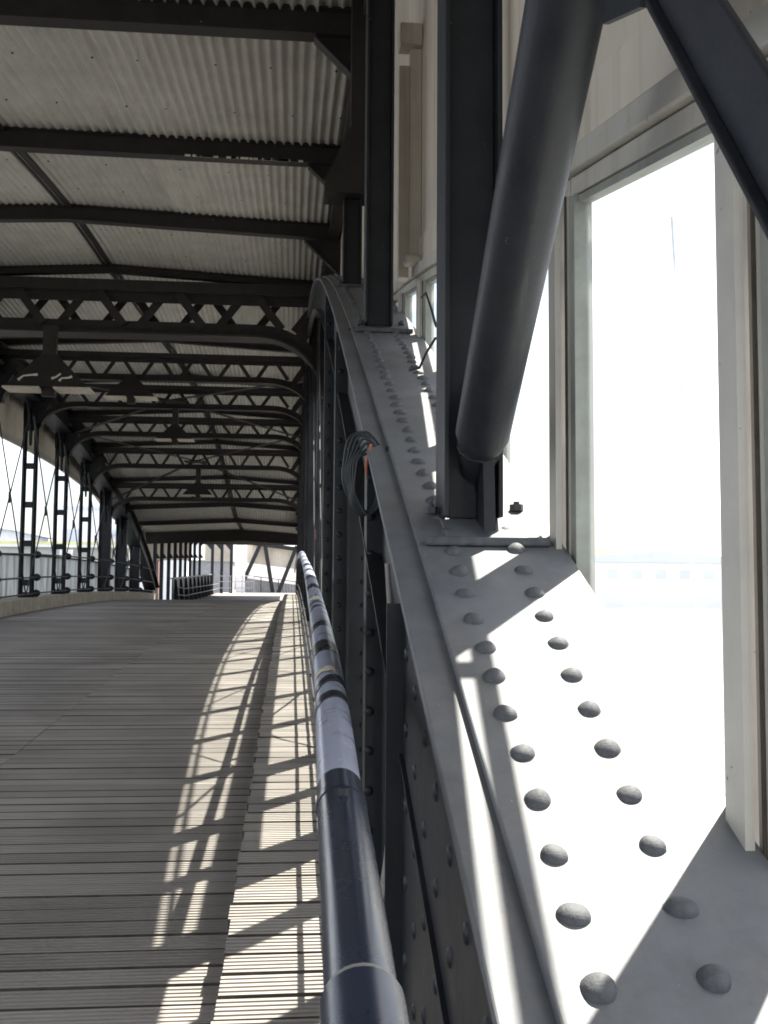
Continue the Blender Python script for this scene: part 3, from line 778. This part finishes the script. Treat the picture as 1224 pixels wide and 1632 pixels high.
# ------------------------------------------------------------------ lattice trusses under the roof
def truss(i, y, zt, zb, wch, bar, period, rx, rz, label):
    t = thing('lattice_truss', label, 'truss', 'lattice trusses under the canopy')
    xa, xb = XL + .16, (.44 if i == 0 else .27)
    hw = wch / 2
    build('top_chord', MB().box(xa - .1, xb, y - hw, y + hw, zt - bar * .5, zt + bar * .5).box(xa - .1, xb, y - .01, y + .01, zt - bar * 1.3, zt - bar * .5), STEELB, t)
    path = []
    for k in range(9):
        a = math.pi / 2 * k / 8
        path.append((xa + rx - rx * math.cos(a), zb - rz + rz * math.sin(a)))
    for k in range(9):
        a = math.pi / 2 * (1 - k / 8)
        path.append((xb - rx + rx * math.cos(a), zb - rz + rz * math.sin(a)))
    def rings(h0, h1, w2):
        rg = []
        for k, (x, z) in enumerate(path):
            p0, p1 = path[max(0, k - 1)], path[min(len(path) - 1, k + 1)]
            dx, dz = p1[0] - p0[0], p1[1] - p0[1]; l = math.hypot(dx, dz); nx, nz_ = -dz / l, dx / l
            rg.append([(x + nx * h0, y - w2, z + nz_ * h0), (x + nx * h1, y - w2, z + nz_ * h1), (x + nx * h1, y + w2, z + nz_ * h1), (x + nx * h0, y + w2, z + nz_ * h0)])
        return rg
    build('bottom_chord', MB().sweep(rings(-bar * .45, -bar * .25, hw)).sweep(rings(-bar * .249, bar * .9, .012)), STEELB, t)
    n = int(round((xb - xa) / period)); p = (xb - xa) / n
    for k in range(n):
        m = MB(); m2 = MB()
        x0 = xa + k * p
        m.bar((x0 + p * .08, y - hw * .6, zt - bar * .4), (x0 + p * .42, y - hw * .6, zb + bar * .4), bar * .75, .012, up=(0, 1, 0))
        m2.bar((x0 + p * .58, y + hw * .3, zb + bar * .4), (x0 + p * .92, y + hw * .3, zt - bar * .4), bar * .75, .012, up=(0, 1, 0))
        build('lattice_bar', m, STEELB, t); build('lattice_bar', m2, STEELB, t)
    if i == 0:                      # the nearest truss has a second lattice plane behind the first
        for k in range(n):
            x0 = xa + (k + .45) * p
            if x0 + p > xb: break
            build('lattice_bar', MB().bar((x0 + p * .08, y + .30, zt - bar * .4), (x0 + p * .42, y + .30, zb + bar * .4), bar * .7, .012, up=(0, 1, 0)), STEELB, t)
            build('lattice_bar', MB().bar((x0 + p * .58, y + .33, zb + bar * .4), (x0 + p * .92, y + .33, zt - bar * .4), bar * .7, .012, up=(0, 1, 0)), STEELB, t)
        build('rear_chord', MB().box(xa, xb - rx * .5, y + .24, y + .38, zb - .03, zb + .08), STEELB, t)
        build('rear_chord', MB().box(xa, xb, y + .24, y + .38, zt - .05, zt + .06), STEELB, t)
    g = MB()
    g.bar((xb - rx * .42, y, zb - rz * .12), (xb + .02, y, zt - (zt - zb) * .1), bar * 1.1, .02, up=(0, 1, 0))
    build('end_strut', g, STEELB, t); g = MB()
    g.bar((xa + rx * .42, y, zb - rz * .12), (xa - .02, y, zt - (zt - zb) * .1), bar * 1.1, .02, up=(0, 1, 0))
    build('end_strut', g, STEELB, t)
    return t
FY = [14.0, 17.5, 20.2, 22.92, 25.64, 28.36]
FT = [4.05, 3.90, 3.88, 3.71, 3.39, 2.80]
FB = [3.46, 3.51, 3.51, 3.35, 2.97, 2.40]
trs = []
for i in range(6):
    trs.append(truss(i, FY[i], FT[i], FB[i], .26 if i == 0 else .17, .15 if i == 0 else .085, 1.08 if i == 0 else .64, .95 if i == 0 else .72, .85 if i == 0 else .46,
          ['nearest, heaviest dark lattice truss with a big curved corner', 'dark lattice truss right behind the heaviest one', 'third dark lattice truss, landing on the leftmost visible post',
           'fourth dark lattice truss from the camera', 'fifth dark lattice truss, just in front of the farthest', 'farthest dark lattice truss, lowest above the deck'][i]))
# double chord on the nearest truss
# horizontal wind bracing
for (a, b, lab) in ((1, 3, 'nearer'), (3, 5, 'farther')):
    t = thing('wind_brace', '%s pair of flat diagonal bars crossing under the roof trusses' % lab, 'brace', 'wind braces under the roof')
    ya, yb = FY[a], FY[b]; ym = FY[(a + b) // 2]; zm = (FB[(a + b) // 2] + FT[(a + b) // 2]) / 2 - .05
    for s in (0, 1):
        xa, xb = (XL + .2, .2) if s == 0 else (.2, XL + .2)
        build('bar', MB().bar((xa, ya, FB[a] + .05), (-2.35, ym + .03 * s, zm + .015 * s), .10, .012).bar((-2.35, ym + .03 * s, zm + .015 * s), (xb, yb, FB[b] + .0), .10, .012), STEELB, t)
    build('centre_plate', MB().box(-2.65, -2.05, ym - .22, ym + .22, zm - .03, zm - .016), STEELB, t)

# hanging lamps
def lamp(x, y, ztop, zbase, wd, label, chips):
    t = thing('hanging_lamp', label, 'lamp', 'triangular hooded lamps hanging from the trusses')
    h = wd * .42
    build('stem', MB().box(x - .08 * wd, x + .08 * wd, y - .06, y + .05, zbase - .10, ztop), STEELB, t, .006)
    dp = .17
    hd = MB().prism([(x - wd / 2, y - dp, zbase), (x + wd / 2, y - dp, zbase), (x + wd * .09, y - dp * .35, zbase + h), (x - wd * .09, y - dp * .35, zbase + h)], (0, .01, 0))
    hd.prism([(x - wd / 2, y + dp, zbase), (x + wd / 2, y + dp, zbase), (x + wd * .09, y + dp * .35, zbase + h), (x - wd * .09, y + dp * .35, zbase + h)], (0, -.01, 0))
    for s in (-1, 1):
        hd.add([(x + s * wd / 2, y - dp, zbase), (x + s * wd / 2, y + dp, zbase), (x + s * wd * .09, y + dp * .35, zbase + h), (x + s * wd * .09, y - dp * .35, zbase + h)], [(0, 1, 2, 3)])
    hd.box(x - wd * .09, x + wd * .09, y - dp * .35, y + dp * .35, zbase + h - .01, zbase + h)
    ho = build('hood', hd, HOOD, t)
    build('rim', MB().box(x - wd / 2 - .02, x - .085 * wd, y - dp - .02, y + dp + .02, zbase - (.024 if chips else .012), zbase - .002), CREAMB, t)
    build('rim', MB().box(x + .085 * wd, x + wd / 2 + .02, y - dp - .02, y + dp + .02, zbase - (.024 if chips else .012), zbase - .002), CREAMB, t)
    if chips:
        m = MB()
        for pts in ([(-.36, .08), (-.30, .14), (-.20, .155), (-.12, .16)], [(.06, .11), (.12, .135), (.17, .18)], [(.16, .08), (.19, .12), (.27, .125), (.32, .145)]):
            yy = lambda v: y - dp + dp * .65 * v / h - .006
            m.tube([(x + u, yy(v), zbase + v) for u, v in pts], [.020, .012, .014, .02][:len(pts)], 6)
        build('peeled_paint', m, CHIPM, ho)
    return t
lamp(-3.20, 13.78, FB[0] - .02, 2.60, 1.07, 'largest hanging lamp hood, with peeling white paint marks', True)
lamp(-2.70, 17.42, FB[1] - .03, 3.17, .82, 'second largest triangular lamp hood, under the second truss', False)
lamp(-2.27, 20.12, FB[2] - .03, 2.86, .69, 'third triangular lamp hood, hanging near the ridge line', False)
lamp(-2.30, 25.56, FB[4] - .03, 2.28, .74, 'farthest triangular lamp hood, hanging low near the last truss', False)

# ------------------------------------------------------------------ handrail at right
HX = lin([(-.6, .045), (.7, .05), (1.2, .055), (1.6, .062), (2.4, .07), (4.8, .082), (7.2, .09), (9.5, .095), (37, .12)])
HZ = spline([(-.6, -.56), (.1, -.405), (.69, -.27), (1.17, -.205), (1.53, -.158), (2.4, -.088), (4.8, .075), (7.2, .20), (9.5, .325), (14, .44), (20, .58), (28, .66), (37, .60)])
def hp(a, b, st=.12): return [(HX(y), y, HZ(y)) for y in fr(a, b, st)]
hr = thing('handrail', 'round handrail wrapped in pale tape with black bands along the right side', 'handrail')
build('end_sleeve', MB().tube(hp(-.6, .692, .08), .0282, 28), NAVY, hr, label='dark glossy sleeve at the near end')
build('sleeve_lip', MB().tube(hp(.690, .699, .004), .0262, 28), BARE, hr)  # pale ring colour stands in for the highlight on the sleeve edge
build('dark_section', MB().tube(hp(.62, 1.06, .06), .0248, 28), NAVY, hr, label='scuffed dark navy section')
build('joint_ring', MB().tube(hp(1.052, 1.068, .008), .0258, 28), NAVY, hr)
build('coupling', MB().tube(hp(1.05, 1.115, .02), .0244, 28), NAVY, hr)
build('wrapped_section', MB().tube(hp(1.105, 37, .3), .0235, 24), WRAP, hr, label='pale lavender grey wrapped section')
build('set_screw', MB().tube([(HX(1.025), 1.025, HZ(1.025) + .0235), (HX(1.025), 1.025, HZ(1.025) + .031)], .0075, 10), TAPE, hr)
for (yc, wd, tl) in ((1.44, .042, .03), (1.55, .045, .05), (1.92, .14, .0), (2.27, .09, .05), (2.70, .05, .06), (2.84, .05, .05), (3.5, .18, .03), (4.1, .12, .0), (4.7, .10, .03), (5.5, .14, .0), (6.4, .15, .0), (7.4, .16, .0), (8.6, .18, 0)):
    m = MB(); n = 24
    c0 = Vector((HX(yc), yc, HZ(yc))); dd = (Vector((HX(yc + .1), yc + .1, HZ(yc + .1))) - c0).normalized()
    a = dd.cross(Vector((0, 0, 1))).normalized(); b = a.cross(dd)
    rg = []
    for s in (-1, 1):
        rg.append([c0 + dd * (s * wd / 2 + tl * math.sin(2 * math.pi * k / n + .8) * .6) + (a * math.cos(2 * math.pi * k / n) + b * math.sin(2 * math.pi * k / n)) * .0241 for k in range(n)])
    m.sweep(rg, True, True)
    build('tape_band', m, TAPE, hr, label='black tape band')
for (yc, wd, a0, a1) in ((1.645, .045, .25, 1.9), (2.98, .10, .6, 2.0)):
    m = MB(); c0 = Vector((HX(yc), yc, HZ(yc))); dd = (Vector((HX(yc + .1), yc + .1, HZ(yc + .1))) - c0).normalized()
    a = dd.cross(Vector((0, 0, 1))).normalized(); b = a.cross(dd); rg = []
    for s in (-1, 1):
        rg.append([c0 + dd * (s * wd / 2 * random.uniform(.6, 1.1)) + (-a * math.cos(a0 + (a1 - a0) * k / 8) + b * math.sin(a0 + (a1 - a0) * k / 8)) * .0243 for k in range(9)])
    m.sweep(rg, True, False)
    build('paper_label', m, PAPER, hr)
SC = 1
HXW, HZW = up(HX), up(HZ)
for y in RY[3:]:
    if y < 55:
        build('bracket', MB().tube([(HXW(y), y - .02, HZW(y) - .025), (HXW(y) + .02, y - .02, HZW(y) - .10), (.25, y - .02, HZW(y) - .13)], .011, 8), NAVY, hr)
# lower rods fixed along the right posts
t = thing('guard_rail', 'two thin rods running below the handrail along the right posts', 'railing')
for h in (.16, .42): build('rail', MB().tube([(.225, y, ZkW(y) + h) for y in fr(2.6, 56, .68)], .014, 8), STEEL, t)

# pale tie hanging in the gap beside the end plate
tt = MB(); pth = [(.252, 2.72, .07), (.258, 2.70, -.05), (.262, 2.69, -.2), (.264, 2.68, -.38), (.262, 2.68, -.55), (.250, 2.67, -.68), (.232, 2.66, -.80), (.215, 2.66, -.92)]
tt.sweep([[(x - .007, y - .002, z), (x + .007, y - .002, z), (x + .007, y + .002, z), (x - .007, y + .002, z)] for x, y, z in pth], True)
tag(build('strap', tt, BARE), 'thin pale strap hanging in the gap between right girder end and post', 'strap')

# coil of cable
t = thing('cable_coil', 'loose coil of dark grey cable hung under the right girder', 'cable coil')
for k in range(7):
    pts = []
    for j in range(41):
        a = 2 * math.pi * j / 40
        rr = 1 + .05 * math.sin(3 * a + k) + random.uniform(-.006, .006)
        pts.append((.244 + .003 * k + .069 * rr * math.cos(a) * (1 - .05 * k) + .004 * math.sin(5 * a + k), 3.585 - .006 * k, .412 + .146 * rr * math.sin(a) * (1 - .045 * k) - .007 * k))
    build('loop', MB().tube(pts, .0048, 8, False), CABLE, t)
tag(build('rope_end', MB().tube([(.268, 3.53, .50), (.259, 3.525, .462), (.252, 3.525, .426), (.251, 3.52, .390)], [.005, .006, .006, .003], 8), ORANGE), 'short frayed orange rope end hanging inside the cable coil', 'rope')

# metal hook and wire at the far window
t = thing('wire_hook', 'bent dark wire with a small shackle on the near roof post by the window', 'wire')
def wp(*a): return [Vector(p) for p in a]
build('wire', MB().tube(wp((.70, 5.6, 1.62), (.66, 5.1, 1.50), (.62, 4.6, 1.28), (.60, 4.3, 1.12), (.57, 3.9, 1.05), (.52, 3.5, .98)), .006, 6), STEELB, t)
build('wire_tail', MB().tube(wp((.57, 4.1, 1.02), (.545, 4.2, .98), (.53, 4.3, .94), (.50, 4.4, .95)), .006, 6), STEELB, t)
build('shackle', MB().tube([(.50, 3.3 + .035 * math.cos(a), .97 + .035 * math.sin(a)) for a in [2 * math.pi * k / 12 for k in range(13)]], .010, 8, False), STEELB, t)

SC = S
# ------------------------------------------------------------------ far span
Z2 = lin([(38, 2.02), (57, 2.62), (62, 2.7)])
r2 = thing('far_roof', 'dark flat roof of the next span beyond the canopy', 'roof')
build('deck_sheet', MB().run(fr(38.2, 61.5, 3), -5.6, .6, lambda y: Z2(y), lambda y: Z2(y) + .08), STEELB, r2)  # dark colour stands in for the unlit underside
for y in fr(40.5, 60, 2.2): build('cross_beam', MB().box(-5.2, .5, y - .06, y + .06, Z2(y) - .14, Z2(y) - .002), STEELB, r2)
ypost = [38.7, 40.7, 43.0, 45.3, 47.5, 49.7, 52.0, 54.3, 57.4]
for i, y in enumerate(ypost):
    t = thing('far_post', '%s dark post in the far row behind the left girder foot' % ORD[i], 'post', 'row of dark posts on the far span')
    build('column', MB().box(-5.06, -4.93, y - .08, y + .08, Zd(y) - .3, Z2(y)), STEEL, t)
    build('knee_bracket', MB().prism([(-4.93, y - .05, Z2(y)), (-4.93, y - .05, Z2(y) - .30), (-4.68, y - .05, Z2(y))], (0, .1, 0)), STEEL, t)
    build('light_bracket', MB().prism([(-4.93, y - .05, Z2(y) - .75), (-4.93, y - .05, Z2(y) - .95), (-4.80, y - .05, Z2(y) - .95)], (0, .1, 0)), STEEL, t)
for i in range(0, len(ypost) - 1, 2):
    ya, yb = ypost[i], ypost[i + 2] if i + 2 < len(ypost) else ypost[-1]
    m = MB().run([ya + .02, yb - .02], -5.5, -5.45, lambda y: 1.03 + (y - 39) * .028, lambda y: Z2(y) + .1)
    tag(build('cladding_panel', m, CREAM), 'cream panel between far posts, %s beyond the girder foot' % ORD[i // 2], 'panel', 'cream panels on the far span')
t = thing('far_parapet', 'dark steel plate parapet with stiffeners on the far span', 'parapet')
ptop = lin([(42, .36), (62.5, .82)])
build('plate', MB().run(fr(42.5, 62.5, 4), -4.80, -4.76, lambda y: Zd(y), ptop), STEEL, t)
build('capping', MB().run(fr(42.5, 62.5, 4), -4.86, -4.70, lambda y: ptop(y) + .001, lambda y: ptop(y) + .05), FLANGE, t)
for y in fr(43.2, 62, 2.2): build('stiffener', MB().prism([(-4.759, y, Zd(y)), (-4.55, y, Zd(y)), (-4.68, y, ptop(y) - .02), (-4.759, y, ptop(y) - .02)], (0, .05, 0)), STEEL, t)
for h in (.32, .62): build('rail', MB().tube([(-4.50, y, Zd(y) + h) for y in fr(42, 66, 3)], .02, 6), FLANGE, t)
# closing frame at the end of the far span
for i, x in enumerate((-4.96, -4.37, -3.78)):
    t = thing('far_post', ['left', 'middle', 'right'][i] + ' post of the three under the cream end panel far away', 'post', 'end posts of the far span')
    build('column', MB().box(x - .09, x + .09, 66.0, 66.2, Zd(66) - .2, 2.95), STEEL, t)
    build('knee_bracket', MB().prism([(x - .09, 66.02, 2.9), (x - .09, 66.02, 2.45), (x - .5, 66.02, 2.9)], (0, .12, 0)), STEEL, t)
tag(build('end_panel', MB().box(-5.5, -3.7, 66.9, 67.0, 1.75, 3.05), CREAM), 'cream end panel behind three far posts', 'panel')
tag(build('grey_hut', MB().box(-7.2, -4.2, 74, 78, -.6, 1.9).box(-7.3, -4.1, 73.9, 78.1, 1.9, 2.0), GALV), 'small grey clad hut seen between the far posts', 'hut')
tag(build('white_column', MB().box(-3.62, -3.05, 69.0, 69.5, -.3, 3.25).box(-3.70, -2.97, 68.95, 69.55, 3.25, 3.33), PALE), 'pale square column left of the far braced screen', 'column')
t = thing('far_railing', 'pale tubular railing across the far walkway end', 'railing')
for h in (.35, .75, 1.1): build('rail', MB().tube([(-4.5, 65.2, Zd(65) + h), (-2.4, 67.5, Zd(67) + h)], .022, 6), GALV, t)
for k in range(4):
    x = -4.5 + .7 * k; y = 65.2 + .766 * k
    build('upright', MB().tube([(x, y, Zd(y)), (x, y, Zd(y) + 1.12)], .022, 6), GALV, t)
# braced screen of the gangway turning right
Yt = 70.2
slp = -.125
bz = lambda x, z: z + slp * (x + 3.0)
t = thing('braced_screen', 'cream screen wall with dark V braces on the far turning gangway', 'screen')
build('cream_panel', MB().prism([(-3.0, Yt + .3, bz(-3, 1.76)), (1.4, Yt + .3, bz(1.4, 1.76)), (1.4, Yt + .3, bz(1.4, 3.2)), (-3.0, Yt + .3, bz(-3, 3.2))], (0, .08, 0)), CREAM, t)
build('top_chord', MB().bar((-2.6, Yt, bz(-2.6, 3.12)), (1.4, Yt, bz(1.4, 3.12)), .3, .26), STEEL, t)
for (xa, za, xb, zb) in ((-2.05, 3.1, -3.45, -.1), (-1.8, 3.1, -1.2, -.35), (.35, 2.9, -.9, -.4)):
    build('brace', MB().bar((xa, Yt - .05, za), (xb, Yt - .05, zb), .26, .2, up=(0, 1, 0)), STEEL, t)
fm = MB(); x = -3.3; k = 0
vs = []
xs = fr(-3.3, 1.6, .1)
for z in (0, 1):
    for k, x in enumerate(xs): vs.append((x, Yt + .6 + .025 * (1 if k % 2 else -1), bz(x, .72) if z else bz(x, -.5)))
n = len(xs)
fm.add(vs, [(k, k + 1, n + k + 1, n + k) for k in range(n - 1)])
t = thing('corrugated_fence', 'low grey corrugated fence with a top rail below the braced screen', 'fence')
build('sheet', fm, GALV, t)
build('rail', MB().tube([(-3.3, Yt + .35, bz(-3.3, .92)), (1.6, Yt + .35, bz(1.6, .92))], .03, 6), STEEL, t)
for x in fr(-3.2, 1.5, 1.1): build('upright', MB().tube([(x, Yt + .35, bz(x, -.4)), (x, Yt + .35, bz(x, .93))], .03, 6), STEEL, t)
struct('gangway_far', MB().prism([(-3.6, Yt - 1.5, -.34), (2.0, Yt - 1.5, -.34), (2.0, Yt + .7, -.9), (-3.6, Yt + .7, -.36)], (0, 0, -.2)), WOOD)
t = thing('far_bollard_box', 'dark machinery box beside the far end of the handrail', 'box')
build('casing', MB().box(.30, .80, 45.0, 45.8, -.7, .42).box(.22, .5, 44.9, 45.6, -.7, -.1), STEEL, t, .05)
build('cap', MB().box(.36, .74, 45.05, 45.7, .42, .60), STEEL, t, .05)

# ------------------------------------------------------------------ outside, left and right
t = thing('quay_wall', 'grey quay wall with a yellow edge strip across the water at left', 'wall')
build('wall', MB().box(-90, -9.5, 62, 66, -4.5, 2.35), CONC, t)
build('coping', MB().box(-90.1, -9.4, 61.8, 66.1, 2.35, 2.5), WHITEM, t)
build('yellow_strip', MB().box(-90, -9.5, 61.86, 61.99, 2.51, 2.68), YELL, t)
for k in range(12): build('fender', MB().box(-86 + k * 6.6, -85.3 + k * 6.6, 61.5, 61.99, -3, 2.2), WHITEM, t)
def block(label, x0, x1, y, dp, z1, mat, roofm, gable):
    t = thing('warehouse', label, 'warehouse', 'pale buildings across the water')
    build('wall', MB().box(x0, x1, y, y + dp, -4, z1), mat, t)
    if gable:
        xm = (x0 + x1) / 2
        build('roof', MB().prism([(x0 - 1, y - .5, z1 + .01), (x1 + 1, y - .5, z1 + .01), (xm, y - .5, z1 + gable)], (0, dp + 1, 0)), roofm, t)
    else: build('roof', MB().box(x0 - .4, x1 + .4, y - .4, y + dp + .4, z1 + .01, z1 + .6), roofm, t)
    n = int((x1 - x0) / 6)
    for k in range(n):
        xx = x0 + (k + .5) * (x1 - x0) / n
        build('window', MB().box(xx - 1.3, xx + 1.3, y - .12, y - .02, z1 * .45, z1 * .75), PALEB, t)
block('long pale shed with a shallow roof beyond the quay at far left', -75, -40, 150, 25, 8, PALE, PALEB, 3)
block('taller pale flat block beyond the quay, right of the long shed', -38, -26, 170, 20, 12.5, PALE, PALEB, 0)
block('lower pale shed just left of the far posts', -24, -14, 140, 20, 7.0, PALE, PALEB, 1.5)
block('pale riverside terrace seen low through the right hand window', 60, 130, 260, 30, 7.5, PALE, PALEB, 3)
block('pale tower block beside the terrace in the right window', 128, 150, 240, 20, 13, PALE, PALEB, 0)
t = thing('red_post_building', 'narrow reddish brick pier seen between the first far posts', 'pier')
build('shaft', MB().box(-8.2, -7.55, 60.0, 60.9, -4, 1.95), BRICK, t)
build('cap', MB().box(-8.35, -7.4, 59.9, 61.0, 1.95, 2.1), CONC, t)
t = thing('mast', 'slender faint mast standing far off in the right window', 'mast')
mx_, my_ = 45.0, 118
build('pole', MB().tube([(mx_ + 2.2, my_, -4), (mx_, my_, 45)], [.12, .16], 10), PALEB, t)
build('cross_tree', MB().tube([(mx_ - 1.2, my_, 36), (mx_ + 2.2, my_, 36)], .12, 8), PALEB, t)
